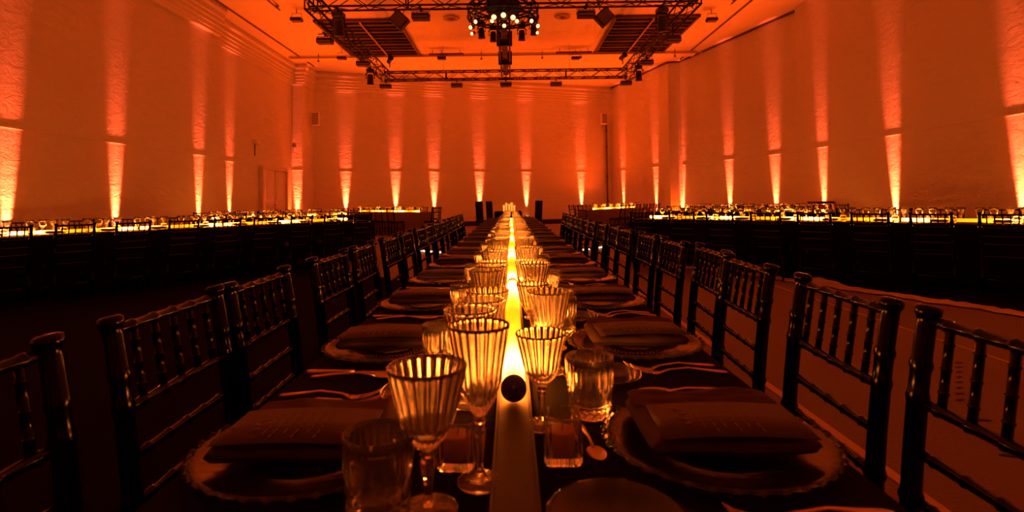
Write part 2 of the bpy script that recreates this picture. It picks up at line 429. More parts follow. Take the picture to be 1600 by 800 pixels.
for i, (x, y, n, z0, where, k) in enumerate(UP):
    dist = .115
    p = Vector((x, y, 0)) + Vector((n.x, n.y, 0))*dist
    base = .20 if z0 == .22 else .0
    a = math.atan2(n.y, n.x)+PI/2
    if where:
        cnt[where] = cnt.get(where, 0)+1
    if where:
        tot = {'along the back wall': 'from the left', 'on the slanting right wall': 'from the far end', 'on the slanting right wall near the back corner': 'from the corner',
               'along the straight right wall': 'from the far end', 'along the straight left wall': 'from the camera', 'on the recessed left wall': 'from the camera', 'on the pier in the left corner': ''}[where]
        lab = (ORD[cnt[where]-1]+' '+ 'orange uplight ' + where + ', counted ' + tot) if tot else 'orange uplight ' + where
    else:
        lab = 'added unseen orange uplight by the %s wall outside the view, %s' % ('left' if x < 0 else 'right', 'farther one' if y > 3 else 'nearer one')
    dup(up0, (p.x, p.y, base), a, lab, 'orange wall uplights')
    h = base + .18
    for kind in ('beam', 'wash'):
        l = bpy.data.lights.new('uplight_'+kind, 'SPOT'); o = bpy.data.objects.new('uplight_'+kind, l); COL.objects.link(o)
        l.color = (1.0, 0.088, 0.026) if kind == 'beam' else (1.0, 0.070, 0.001)
        if kind == 'beam':
            l.energy = P_BEAM; l.spot_size = math.radians(16); l.spot_blend = .9; l.shadow_soft_size = .03
            aim = Vector((-n.x*.11, -n.y*.11, 1.0))
        else:
            l.energy = P_WASH; l.spot_size = math.radians(84); l.spot_blend = 1.0; l.shadow_soft_size = .04
            aim = Vector((n.x*.62, n.y*.62, 1.0))
        o.location = (p.x, p.y, h)
        o.rotation_euler = (-aim).to_track_quat('Z', 'Y').to_euler()

# ------------------------------------------------------------------ ceiling things
def ceiling_grille(x, label):
    r = empty('ceiling_grille', (x, 18.15, 6.5)); tag(r, label, 'grille')
    W, D = 2.45, 4.2
    MB().box((0, 0, .0), (W, D, .02)).build('backing', M['void'], r)
    b = MB()
    for s in (-1, 1):
        b.box((s*W/2, 0, -.03), (.07, D+.07, .07)); b.box((0, s*D/2, -.03), (W, .07, .07))
    b.build('frame', M['grille'], r)
    for k in range(11):
        y = -D/2+.35*(k+1)+random.uniform(-.03, .03)
        MB().box((0, y, -.035), (W-.08, .035 if k % 2 else .10, .04)).build('slat', M['grille'], r)
    MB().box((.1 if x < 0 else -.1, 0, -.08), (.04, D, .04)).build('rail', M['pipe'], r)
ceiling_grille(-4.5, 'left dark slatted ceiling grille above the truss')
ceiling_grille(4.4, 'right dark slatted ceiling grille above the truss')
for x, s in ((-1.69, 'left'), (1.60, 'right')):
    r = empty('ceiling_vent', (x, 16.0, 6.49)); tag(r, 'round ceiling vent '+s+' of the hanging lamp ring', 'vent')
    b = MB()
    b.lathe([(.19, 0), (.235, 0), (.24, -.02), (.18, -.035)], 32, close=True); b.lathe([(.09, -.01), (.13, -.01), (.12, -.045), (.09, -.045)], 32, close=True)
    b.build('ring', M['pipe'], r)
    MB().lathe([(0, -.06), (.07, -.055), (.08, -.02), (0, -.02)], 24).build('core', M['line'], r)
for (x0, x1, y, z, rr, lab) in ((-7.9, 7.0, 19.75, 6.36, .03, 'long thin pipe across the ceiling behind the grilles'),):
    r = empty('ceiling_pipe', (0, y, z)); tag(r, lab, 'pipe')
    MB().bar((x0, 0, 0), (x1, 0, 0), rr, 8).build('pipe_run', M['pipe'], r)
    for x in (-6.9, -2.45, -1.0, 1.2, 2.6, 6.0):
        b = MB(); b.bar((x, 0, .14), (x, 0, -.1), .015); b.path([(x, 0, -.08), (x, 0, -.13), (x, 0, -.16)], [.02, .05, .01], 8)
        b.build('sprinkler', M['line'], r)
for x0, x1, s in ((-2.85, -1.62, 'left'), (1.68, 2.95, 'right')):
    r = empty('ceiling_rail', ((x0+x1)/2, 19.45, 6.34)); tag(r, 'short dark rail on the ceiling %s of the central truss' % s, 'rail')
    MB().box((0, 0, 0), (x1-x0, .09, .07)).build('track', M['line'], r)
    b = MB(); [b.bar((q*(x1-x0)*.4, 0, .15), (q*(x1-x0)*.4, 0, 0), .012) for q in (-1, 1)]; b.build('hanger', M['line'], r)
for x, s in ((-6.3, 'left'), (6.15, 'right')):
    b = MB(); b.bar((x, 6, 6.44), (x, 15.0, 6.44), .022, 8)
    for y in (8, 10, 12, 14.8): b.box((x, y, 6.47), (.07, .05, .06))
    tag(b.build('ceiling_conduit', M['line']), 'thin conduit leading to the %s ceiling floodlight' % s, 'pipe')

# ------------------------------------------------------------------ truss
ZT0, ZT1 = 5.33, 5.61
TR = empty('lighting_truss', (0, 15.4, 5.3)); tag(TR, 'black box truss rectangle with a central spine hanging under the ceiling', 'truss')
def beam(a, c, name='beam', w=.28):
    a, c = Vector((a[0], a[1]-15.4, 0)), Vector((c[0], c[1]-15.4, 0)); d = (c-a); L = d.length; u = d/L; n = Vector((u.y, -u.x, 0))
    lo, hi = .03, .31
    b = MB()
    for s in (-1, 1):
        for z in (lo, hi): b.bar(a+n*s*w/2+Vector((0,0,z)), c+n*s*w/2+Vector((0,0,z)), .024, 8)
    o = b.build(name, M['truss'], TR)
    g = MB(); k = max(2, int(round(L/.42))); st = L/k
    for s in (-1, 1):
        for i in range(k):
            z0, z1 = (lo, hi) if i % 2 else (hi, lo)
            g.bar(a+u*st*i+n*s*w/2+Vector((0,0,z0)), a+u*st*(i+1)+n*s*w/2+Vector((0,0,z1)), .011, 5)
    for z in (lo, hi):
        for i in range(k):
            q = 1 if i % 2 else -1
            g.bar(a+u*st*i+n*q*w/2+Vector((0,0,z)), a+u*st*(i+1)-n*q*w/2+Vector((0,0,z)), .011, 5)
    for i in range(0, k+1, 5):
        for s in (-1, 1): g.bar(a+u*st*i+n*s*w/2+Vector((0,0,lo)), a+u*st*i+n*s*w/2+Vector((0,0,hi)), .018, 5)
        for z in (lo, hi): g.bar(a+u*st*i+n*w/2+Vector((0,0,z)), a+u*st*i-n*w/2+Vector((0,0,z)), .018, 5)
    g.build('bracing', M['truss'], o)
XL, XR, YF, YBK, XC = -4.28, 4.05, 11.8, 19.0, -.12
beam((XL, YF), (XR, YF)); beam((XL, YBK), (XR, YBK)); beam((XL, YF), (XL, YBK)); beam((XR, YF), (XR, YBK))
beam((XC, 12.55), (XC, YBK), 'spine')
MB().bbox((XC, .2, .16), (.17, 6.2, .15), .02).build('cable_tray', M['fixture'], TR)
for y in (14.7, 16.75):
    b = MB(); b.box((XC, y-15.4, .17), (.42, .07, .40)); b.build('clamp', M['truss'], TR)
b = MB()
for R_ in (.62, .78):
    for z in (-.16, .06):
        b.path([(XC+R_*math.cos(2*PI*k/40), 12.0-15.4+R_*math.sin(2*PI*k/40), z) for k in range(41)], .02, 6, caps=False)
for k in range(24):
    a, a2 = 2*PI*k/24, 2*PI*(k+1)/24
    f = lambda R_, t, z: (XC+R_*math.cos(t), 12.0-15.4+R_*math.sin(t), z)
    b.bar(f(.78, a, -.16 if k % 2 else .06), f(.78, a2, .06 if k % 2 else -.16), .010, 5)
    b.bar(f(.62, a, -.16 if k % 2 else .06), f(.62, a2, .06 if k % 2 else -.16), .010, 5)
    b.bar(f(.62, a, -.16), f(.78, a2, -.16), .010, 5); b.bar(f(.62, a, .06), f(.78, a, .06), .010, 5)
b.build('ring_truss', M['truss'], TR)
b = MB(); b.lathe([(0, -.12), (.30, -.12), (.33, -.06), (.33, .26), (.28, .3), (0, .3)], 12, c=(XC, 12.0-15.4, 0), smooth=False)
for k in range(6):
    a = 2*PI*k/6+.2; b.bar((XC+.3*math.cos(a), -3.4+.3*math.sin(a), 0), (XC+.64*math.cos(a), -3.4+.64*math.sin(a), -.0), .022, 6)
    b.box((XC+.34*math.cos(a), -3.4+.34*math.sin(a), .08), (.05, .12, .26), rz=a)
b.build('hub', M['fixture'], TR)
for x, y in ((XL, YF), (XR, YF), (-2.3, YBK), (2.1, YBK), (XC, 15.7), (XC, YF)):
    MB().bar((x, y-15.4, .3), (x, y-15.4, 1.21), .006, 5).build('cable', M['truss'], TR)

def flood_proto():
    r = empty('floodlight'); tag(r, 'x', 'floodlight')
    b = MB(); b.bbox((0, 0, -.13), (.38, .22, .13), .015)
    for i in range(5): b.box((-.15+i*.075, .02, -.055), (.012, .18, .03))
    b.build('housing', M['fixture'], r)
    b = MB(); b.path([(-.20, 0, -.13), (-.20, 0, -.01), (.20, 0, -.01), (.20, 0, -.13)], .009, 6); b.bar((0, 0, -.01), (0, 0, .05), .02); b.box((0, 0, .05), (.05, .34, .016)); b.box((0, 0, .05), (.34, .05, .016)); b.build('yoke', M['fixture'], r)
    b = MB(); b.box((0, -.112, -.15), (.33, .006, .035)); b.build('lens', M['fixture_face'], r)
    reg(r); return r
fl = flood_proto()
FL = [(XL-.02, YBK, 'under the back left corner of the truss'), (-1.83, YBK, 'under the back truss beam left of the spine'), (XC, YBK, 'under the back end of the spine'),
      (1.62, YBK, 'under the back truss beam right of the spine'), (XR, YBK, 'under the back right corner of the truss'),
      (-4.22, 15.8, 'under the middle of the left truss beam'), (-4.55, 13.5, 'under the front part of the left truss beam'),
      (4.05, 16.1, 'under the middle of the right truss beam'), (4.15, 13.8, 'under the front part of the right truss beam'),
      (-1.9, YF, 'under the front truss beam left of the lamp ring'), (1.68, YF, 'under the front truss beam right of the lamp ring')]
for x, y, s in FL: dup(fl, (x, y, 5.245), 0, 'black floodlight '+s, 'floodlights on the truss')
def cflood_proto():
    r = empty('ceiling_floodlight'); tag(r, 'x', 'floodlight')
    MB().bbox((0, 0, -.30), (.30, .22, .09), .012).build('housing', M['fixture'], r)
    b = MB(); b.path([(-.15, 0, -.28), (-.13, 0, -.12), (.13, 0, -.12), (.15, 0, -.28)], .009, 6); b.bar((0, 0, -.12), (0, 0, 0), .012); b.build('yoke', M['line'], r)
    MB().box((0, 0, -.35), (.24, .17, .008)).build('lens', M['fixture_face'], r)
    reg(r); return r
cf = cflood_proto()
for x, y, s in ((-5.88, 15.1, 'left of the truss'), (5.82, 15.6, 'right of the truss'), (-5.9, 19.25, 'behind the left grille'), (-2.4, 19.45, 'above the back beam, left of the spine'), (2.4, 19.7, 'above the back beam, right of the spine')):
    dup(cf, (x, y, 6.5), 0, 'small boxy floodlight hung from the ceiling '+s, 'floodlights on the ceiling')
def mover_proto():
    r = empty('moving_head_light'); tag(r, 'x', 'stage light')
    b = MB(); b.bbox((0, 0, -.06), (.24, .20, .11), .02); b.bar((0, 0, 0), (0, 0, .06), .03); b.box((0, 0, .06), (.05, .35, .016)); b.box((0, 0, .06), (.35, .05, .016)); b.build('base', M['fixture'], r)
    b = MB(); b.path([(-.13, 0, -.32), (-.14, 0, -.18), (-.09, 0, -.11), (.09, 0, -.11), (.14, 0, -.18), (.13, 0, -.32)], .024, 8); b.build('yoke', M['fixture'], r)
    b = MB(); b.lathe([(0, .16), (.08, .15), (.10, .05), (.10, -.10), (.115, -.17), (.10, -.18), (0, -.17)], 16, c=(0, 0, -.34), R=Matrix.Rotation(.15, 3, 'X')); h = b.build('head', M['fixture'], r)
    MB().lathe([(0, 0), (.085, 0), (.085, .008), (0, .008)], 16, c=(0, -.027, -.52), R=Matrix.Rotation(.15, 3, 'X')).build('lens', M['fixture_face'], h)
    reg(r); return r
mv = mover_proto()
for x, y, sc, s in ((-3.68, YF, 1.0, 'hanging near the left end of the front truss beam'), (3.33, YF, 1.0, 'hanging near the right end of the front truss beam'),
                 (-4.3, 16.9, .95, 'hanging from the left truss beam'), (4.0, 16.9, .95, 'hanging from the right truss beam')):
    dup(mv, (x, y, 5.235), random.uniform(-.3, .3), 'black moving head light '+s, 'moving heads on the truss', scale=sc)
for k, (x, y) in enumerate(((-.62, 12.35), (-.36, 12.62), (.30, 12.55), (.56, 12.15))):
    dup(mv, (x, y, 5.16), random.uniform(-.5, .5), 'unlit black moving head under the lamp ring, '+ORD[k]+' from the left', 'moving heads on the lamp ring', scale=.72)
for x, s, q in ((-2.36, 'left', 1), (2.07, 'right', -1)):
    r = empty('panel_light', (x, YF-.02, 5.30)); tag(r, 'square black panel light tilted like a diamond, %s part of the front beam' % s, 'stage light')
    Rm = Matrix.Rotation(q*.75, 3, 'Y')
    MB().bbox((0, 0, -.26), (.34, .20, .30), .02, R=Rm).build('housing', M['fixture'], r)
    b = MB(); b.path([(-.07, 0, 0), (-.10, 0, -.06), (-.07, 0, -.12), (.0, 0, -.14), (.07, 0, -.12), (.10, 0, -.06), (.07, 0, 0)], .012, 6); b.build('clamp', M['fixture'], r)
    MB().box(Rm @ Vector((0, -.105, 0)) + Vector((0, 0, -.26)), (.28, .008, .24), R=Rm).build('lens', M['cap'], r)
for x, s in ((-3.98, 'left'), (3.78, 'right')):
    r = empty('small_spotlight', (x, 18.2, 5.75)); tag(r, 'small spotlight clamped on top near the back %s truss corner' % s, 'spotlight')
    MB().lathe([(0, -.12), (.07, -.11), (.08, .1), (.10, .14), (0, .13)], 14, c=(0, -.02, .08), R=Matrix.Rotation(1.1, 3, 'X') @ Matrix.Rotation(.5, 3, 'Y')).build('can', M['fixture'], r)
    MB().bar((0, 0, -.15), (0, 0, .06), .02).build('clamp', M['fixture'], r)
def par_proto():
    r = empty('lit_spotlight'); tag(r, 'x', 'spotlight')
    Rm = Matrix.Rotation(-1.15, 3, 'X')   # lens looks down towards the camera
    b = MB(); b.lathe([(0, .16), (.045, .15), (.055, .02), (.066, 0), (.066, -.02), (.055, -.02), (.05, -.006), (0, -.005)], 16, R=Rm); b.build('can', M['fixture'], r)
    MB().lathe([(0, -.012), (.052, -.012), (.052, -.004), (0, -.004)], 16, R=Rm).build('lens', M['spot_lens'], r)
    b = MB(); b.path([(-.075, .05, .02), (-.075, .05, .16), (.075, .05, .16), (.075, .05, .02)], .007, 6); b.bar((0, .05, .16), (0, .05, .22), .012); b.build('yoke', M['fixture'], r)
    reg(r); return r
pr = par_proto()
PAR = [(775, 23, 11.62, 'left of the three at the hub'), (790, 20, 11.55, 'centre of the three at the hub'), (805, 24, 11.62, 'right of the three at the hub'),
       (772, 29, 12.0, 'below left of the hub'), (811, 30, 12.0, 'below right of the hub'), (791, 37, 12.4, 'lowest, straight below the hub'),
       (746, 30, 12.0, 'upper left on the ring'), (834, 30, 12.0, 'upper right on the ring'), (738, 39, 11.7, 'outermost left on the ring'), (844, 38, 11.7, 'outermost right on the ring'),
       (740, 49, 11.9, 'lowest at the left of the ring'), (843, 49, 11.9, 'lowest at the right of the ring')]
for k, (px, py, y, s) in enumerate(PAR):
    z = 1.13+(312-py)/F_PX*y
    xx = (px-798)/F_PX*y; sc = (1.05 if k < 3 else .85) if k < 10 else .7
    v = Vector((xx-XC, y+.05*sc-12.0)); q = v.normalized()*min(max(v.length, .62), .78)
    if k > 2: MB().path([(xx, y+.05*sc-15.4, z+.19*sc-5.3), (XC+q.x, 12.0+q.y-15.4, -.15)], .014, 6).build('drop_bar', M['truss'], TR)
    dup(pr, ((px-798)/F_PX*y, y, z), (px-790)*.010, 'lit warm spotlight of the hanging ring, '+s, 'lit spotlights on the ring', scale=(1.05 if k < 3 else .85, 1.05 if k < 3 else .85, 1.05 if k < 3 else .85) if k < 10 else .7)

# ------------------------------------------------------------------ prototypes for the tables
def bamboo(a, c, r, rings, seg=8, curve=None, ends=1.0):
    """turned bamboo rod from a to c with swellings at the fractions in rings"""
    a, c = Vector(a), Vector(c); ts = [0.0]
    for q in rings: ts += [q-.022, q-.010, q, q+.010, q+.022]
    ts.append(1.0); pts = []; rad = []
    for t in ts:
        p = a.lerp(c, t)
        if curve: p = p + Vector(curve(t))
        k = 1.0
        for q in rings:
            d = abs(t-q)
            if d < .004: k = 1.26
            elif d < .015: k = 1.16
        pts.append(p); rad.append(r*k)
    return pts, rad
W_CH = .186
def post_x(z):   # leaning, slightly bowed back posts
    t = z/.92
    return .165 + .012*t + .058*t*t*t
def chair_proto(split, name='chiavari_chair'):
    r = empty(name) if split else None
    parts = []
    seg = 10 if split else 6
    W = W_CH
    for s in (-1, 1):
        b = MB(); zs = [0, .2, .212, .224, .42, .44, .56, .572, .584, .655, .74, .752, .764, .80, .812, .824, .885, .893, .900, .905, .917, .921]
        ra = [.0145, .0165, .022, .0165, .018, .020, .018, .022, .018, .018, .018, .0205, .0175, .0175, .0205, .017, .017, .017, .019, .0225, .0225, .016]
        b.path([(post_x(z), s*W, z) for z in zs], ra, seg); parts.append(('back_post', b, 'chair'))
    for s in (-1, 1):
        b = MB(); p, ra = bamboo((-.185, s*.185, 0), (-.18, s*.185, .43), .016, (.25, .55, .8), seg); b.path(p, ra, seg); parts.append(('leg', b, 'chair'))
    for z, nm in ((.893, 'top_rail'), (.745, 'back_rail'), (.655, 'back_rail'), (.57, 'back_rail')):
        b = MB(); p, ra = bamboo((post_x(z), -W, z), (post_x(z), W, z), .0105 if z > .7 else .0095, (.14, .32, .5, .68, .86), seg-2); b.path(p, ra, seg-2); parts.append((nm, b, 'chair'))
    for k in range(5):
        y = -.128+.064*k; b = MB(); p, ra = bamboo((post_x(.745), y, .745), (post_x(.893), y, .893), .0075, (.22, .5, .8), seg-2); b.path(p, ra, seg-2); parts.append(('spindle', b, 'chair'))
    b = MB(); b.bbox((-.01, 0, .438), (.385, .40, .026), .018); parts.append(('seat', b, 'chair'))
    b = MB(); b.bbox((-.012, 0, .466), (.365, .37, .034), .014); parts.append(('cushion', b, 'cushion'))
    for z in (.12, .25):
        for s in (-1, 1):
            b = MB(); p, ra = bamboo((-.183, s*.187, z), (post_x(z), s*.191, z), .009, (.3, .7), seg-2); b.path(p, ra, seg-2); parts.append(('stretcher', b, 'chair'))
    for x0, z in ((-.183, .19), (.165, .19)):
        b = MB(); b.bar((x0, -.187, z), (x0, .187, z), .009, seg-2); parts.append(('stretcher', b, 'chair'))
    if split:
        for n_, b, m in parts: b.build(n_, M[m], r)
        tag(r, 'x', 'chair'); reg(r); return r
    allb = MB()
    for n_, b, m in parts: 
        o = len(allb.v); allb.v += b.v
        allb.f += [[o+i for i in f] for f in b.f]; allb.sm += b.sm
    o = allb.build(name, M['chair']); tag(o, 'x', 'chair'); return o
chairA = chair_proto(True); chairB = chair_proto(False)

def goblet_proto():
    r = empty('goblet'); tag(r, 'x', 'glass')
    seg = 176; NF = 22
    def fl(rr, z, a, i):
        # vertical flutes on the upper bowl, crossed facets on the lower bowl
        if z > .105: return rr*(1+.07*abs(math.cos(NF/2*a))*min(1, (.172-z)/.02+.45) )
        if z > .075: return rr*(1+.07*math.cos(12*a+(z-.09)*160)*math.cos(12*a-(z-.09)*160))
        return rr
    outer = [(.0, .0715), (.007, .0715), (.011, .074), (.0165, .081), (.0225, .089), (.0275, .097), (.0305, .104), (.0318, .109), (.0345, .122), (.0385, .140), (.0425, .156), (.0460, .168), (.0470, .172)]
    b = MB(); n = len(outer)
    inner = [(.0452, .172), (.0435, .166), (.0400, .154), (.0360, .139), (.0320, .122), (.0285, .108), (.024, .099), (.016, .091), (.007, .087), (0, .086)]
    def md(rr, z, a, i): return fl(rr, z, a, i) if i < n else (rr*(1-.02*math.cos(NF*a)) if z > .105 else rr)
    b.lathe(outer+inner, seg, md); b.build('bowl', M['glass'], r)
    b = MB()
    b.lathe([(0, .0713), (.0070, .0713), (.0105, .068), (.0080, .064), (.0095, .058), (.0075, .045), (.0055, .030), (.0050, .018), (.0065, .012), (.010, .0085), (0, .0083)], 8, smooth=False)
    b.build('stem', M['glass'], r)
    b = MB(); b.lathe([(0, .008), (.010, .008), (.020, .0055), (.032, .0042), (.0355, .0036), (.0362, .002), (.0352, .0004), (.030, .0002), (0, .0012)], 48,
                      lambda rr, z, a, i: rr*(1+.008*math.cos(12*a)))
    b.build('foot', M['glass'], r)
    reg(r); return r
def goblet_low():
    b = MB()
    prof = [(0, .0002), (.034, .0004), (.0355, .003), (.02, .006), (.007, .012), (.005, .03), (.009, .06), (.011, .071), (.012, .077), (.0225, .09), (.031, .105), (.0385, .140), (.0470, .172),
            (.0452, .172), (.036, .139), (.028, .106), (.016, .094), (0, .09)]
    b.lathe(prof, 36, lambda rr, z, a, i: rr*(1+(.035*math.cos(12*a) if z > .08 and i < 13 else 0)))
    o = b.build('goblet', M['glass']); tag(o, 'x', 'glass'); return o
def tumbler_proto(seg, low=False):
    def md(rr, z, a, i):
        if i > 14 or rr < .031: return rr
        if z > .056: return rr*(1+.05*abs(math.cos(14*a))*min(1, (.100-z)/.012+.3))
        return rr*(1+.085*(1-abs(math.sin(8*a+z*190)))*1.0+.085*(1-abs(math.sin(8*a-z*190)))-.07)
    prof = [(0, .0), (.030, .0), (.0345, .004), (.0352, .010), (.0356, .016), (.036, .022), (.0363, .028), (.0366, .034), (.037, .040), (.0374, .046), (.0377, .052), (.038, .058), (.0387, .075), (.0398, .092), (.0403, .100),
            (.0385, .100), (.0368, .075), (.0348, .050), (.033, .026), (.030, .018), (0, .016)]
    b = MB(); b.lathe(prof, seg, md); o = b.build('tumbler', M['glass']); tag(o, 'x', 'glass'); return o
gobA = goblet_proto(); gobB = goblet_low(); tumA = tumbler_proto(168); tumB = tumbler_proto(32)

def charger_proto(seg=144, name='charger_plate'):
    r = empty(name); tag(r, 'x', 'plate')
    def md(rr, z, a, i): return rr*(1+.010*math.cos(36*a)) if rr > .15 else rr
    b = MB(); b.lathe([(0, .004), (.085, .004), (.092, .0055), (.120, .011), (.148, .016), (.158, .018), (.163, .0165), (.160, .0135), (.148, .011), (.120, .0065), (.092, .001), (.085, .0), (0, .0)], seg, md)
    b.build('dish', M['charger'], r)
    b = MB()
    for k in range(36):
        a = 2*PI*k/36; b.lathe([(0, -.0052), (.0045, -.0026), (.0052, 0), (.0045, .0026), (0, .0052)], 8, c=(.1635*math.cos(a), .1635*math.sin(a), .0168))
    b.build('beaded_rim', M['charger'], r)
    b = MB()
    for k in range(48):
        a = 2*PI*k/48
        for q in (.062, .074): b.lathe([(.0022, .0), (.0016, .0012), (0, .0016)], 6, c=(q*math.cos(a), q*math.sin(a), .004))
    b.lathe([(.050, .004), (.0525, .0055), (.055, .004)], 48)
    b.build('dotted_pattern', M['charger'], r)
    reg(r); return r
charger = charger_proto()
def low_charger():
    b = MB(); b.lathe([(0, .004), (.09, .004), (.15, .016), (.163, .017), (.15, .011), (.09, 0), (0, 0)], 32); o = b.build('charger_plate', M['charger']); tag(o, 'x', 'plate'); return o
chargerB = low_charger()
def bread_proto():
    b = MB(); b.lathe([(0, .004), (.05, .004), (.056, .007), (.074, .012), (.0805, .0125), (.081, .010), (.074, .0085), (.056, .003), (.05, 0), (0, 0)], 72,
                      lambda rr, z, a, i: rr*(1+.006*math.cos(24*a)) if rr > .07 else rr)
    o = b.build('bread_plate', M['charger']); tag(o, 'x', 'plate'); return o
bread = bread_proto()
def soft_slab(hx, hy, h, nx=26, ny=20, puff=.006, seed=1, p=7.0, roll=True):
    """folded cloth: rounded slab whose top sags and wrinkles a little"""
    rnd = random.Random(seed); ph = [rnd.uniform(0, 6) for _ in range(6)]
    b = MB(); vs = []; fs = []
    for layer in (0, 1):
        for i in range(nx+1):
            for j in range(ny+1):
                u, v = i/nx*2-1, j/ny*2-1
                e = max(abs(u), abs(v)); k = (1-e**p)
                wob = puff*(math.sin(u*5+ph[0]+v*2)*.4 + math.sin(v*7+ph[1])*.25 + math.sin(u*11+v*6+ph[2])*.15)
                ins = 1-.05*(abs(u*v)**6)
                x, y = u*hx*ins, v*hy*ins + .004*math.sin(u*4+ph[3])
                z = (h*.5 + h*.5*k**.5 + wob*k + (.006*math.exp(-((u+.86)/.10)**2) if roll else 0)*k) if layer else (h*.5 - h*.5*k**.5)
                vs.append((x, y, max(z, 0)))
    n = (nx+1)*(ny+1); w_ = ny+1
    for i in range(nx):
        for j in range(ny):
            a = i*w_+j; fs.append((a, a+1, a+w_+1, a+w_)); fs.append((n+a, n+a+w_, n+a+w_+1, n+a+1))
    for i in range(nx):
        fs.append((i*w_, (i+1)*w_, n+(i+1)*w_, n+i*w_)); fs.append((i*w_+ny, n+i*w_+ny, n+(i+1)*w_+ny, (i+1)*w_+ny))
    for j in range(ny):
        fs.append((j, n+j, n+j+1, j+1)); fs.append((nx*w_+j, nx*w_+j+1, n+nx*w_+j+1, n+nx*w_+j))
    return b.add(vs, fs, True)
def napkin_proto():
    r = empty('napkin'); tag(r, 'x', 'napkin')
    soft_slab(.118, .10, .026, seed=3).build('folded_cloth', M['napkin'], r)
    b = soft_slab(.112, .035, .008, seed=5, roll=False); b.build('flap', M['napkin'], r, (0, .06, .0235)); reg(r); return r
napkin = napkin_proto()
def napkin_low():
    o = soft_slab(.112, .10, .030, 8, 6).build('napkin', M['napkin']); tag(o, 'x', 'napkin'); return o
napkinB = napkin_low()
def menu_proto():
    r = empty('menu_card'); tag(r, 'x', 'menu')
    # slightly bowed card, long side across the plate
    vs = []; n = 14; W, D = .205, .118
    for layer in (0, 1):
        for i in range(n+1):
            u = i/n*2-1; z = .0045*(1-u*u) + (.0 if layer == 0 else .0009)
            for v in (-1, 1): vs.append((u*W/2, v*D/2, z - .002*(v < 0)))
    k = 2*(n+1); fs = []
    for i in range(n):
        a = 2*i; fs += [(a, a+1, a+3, a+2), (k+a, k+a+2, k+a+3, k+a+1), (a, a+2, k+a+2, k+a), (a+1, k+a+1, k+a+3, a+3)]
    fs += [(0, k, k+1, 1), (2*n, 2*n+1, k+2*n+1, k+2*n)]
    MB().add(vs, fs, True).build('card', M['card'], r)
    b = MB()   # heading flourish and illegible lines of print, running away from the table's centre
    def zz(x): u = x/(W/2); return .0045*(1-u*u)+.00075
    for q in range(4):
        x = -.062+.004*(q % 2); b.box((x, .034-.017*q, zz(x)), (.012, .003, .0006), rz=.6 if q % 2 else -.5)
    for q, x in enumerate((-.04, -.026, -.012, .004, .02, .034)):
        for c in range(5+q % 2): b.box((x, .038-.016*c, zz(x)), (.0016, .006+.004*((q*3+c*5) % 3), .0005))
    b.build('print', M['ink'], r); reg(r); return r
menu = menu_proto()
def cutlery():
    out = {}
    def blade_path(b, pts, widths, th):   # flat bar following pts (x,z) with widths
        vs = []; n = len(pts)
        for (x, z), w_ in zip(pts, widths):
            vs += [(x, -w_/2, z), (x, w_/2, z), (x, w_/2*.8, z+th), (x, -w_/2*.8, z+th)]
        fs = [(4*i+j, 4*i+(j+1) % 4, 4*(i+1)+(j+1) % 4, 4*(i+1)+j) for i in range(n-1) for j in range(4)]
        fs += [(3, 2, 1, 0), (4*n-4, 4*n-3, 4*n-2, 4*n-1)]
        b.add(vs, fs, True)
    # fork: handle at +x, tines at -x
    r = empty('fork'); tag(r, 'x', 'fork')
    b = MB(); blade_path(b, [(.10, .003), (.09, .004), (.06, .007), (.02, .012), (-.02, .008), (-.035, .003)], [.009, .017, .013, .007, .007, .014], .003); b.build('handle', M['steel'], r)
    b = MB(); blade_path(b, [(-.034, .003), (-.045, .002), (-.056, .003)], [.015, .024, .023], .002)
    for k in range(4):
        y = -.0095+.0063*k; b.path([(-.055, y, .004), (-.07, y, .006), (-.085, y, .011), (-.098, y, .019)], [.0017, .0016, .0015, .0008], 5)
    b.build('tines', M['steel'], r); reg(r); out['fork'] = r
    r = empty('knife'); tag(r, 'x', 'knife')
    b = MB(); blade_path(b, [(.115, .001), (.105, .001), (.06, .001), (.012, .001)], [.010, .016, .012, .009], .007); b.build('handle', M['steel'], r)
    b = MB(); blade_path(b, [(.013, .003), (.0, .003), (-.05, .003), (-.09, .003), (-.115, .003)], [.010, .018, .020, .017, .004], .0018); b.build('blade', M['steel'], r); reg(r); out['knife'] = r
    def spoon(nm, sc):
        r = empty(nm); tag(r, 'x', 'spoon')
        b = MB(); blade_path(b, [(.10*sc, .003), (.09*sc, .004), (.05*sc, .008), (0, .010), (-.035*sc, .005)], [.008*sc, .016*sc, .011*sc, .006*sc, .007*sc], .003); b.build('handle', M['steel'], r)
        b = MB(); vs = []; fs = []; n, mrg = 16, 5
        for ring in range(mrg+1):
            t = ring/mrg
            for k in range(n):
                a = 2*PI*k/n; vs.append((-.062*sc+.032*sc*t*math.cos(a), .019*sc*t*math.sin(a)*(1+.12*math.cos(a)), .0005+.007*t*t))
        for ring in range(mrg):
            for k in range(n): fs.append((ring*n+k, ring*n+(k+1) % n, (ring+1)*n+(k+1) % n, (ring+1)*n+k))
        b.add(vs, fs, True); b.build('spoon_bowl', M['steel'], r); reg(r); return r
    out['spoon'] = spoon('spoon', 1.0); out['teaspoon'] = spoon('dessert_spoon', .72)
    return out
CUT = cutlery()
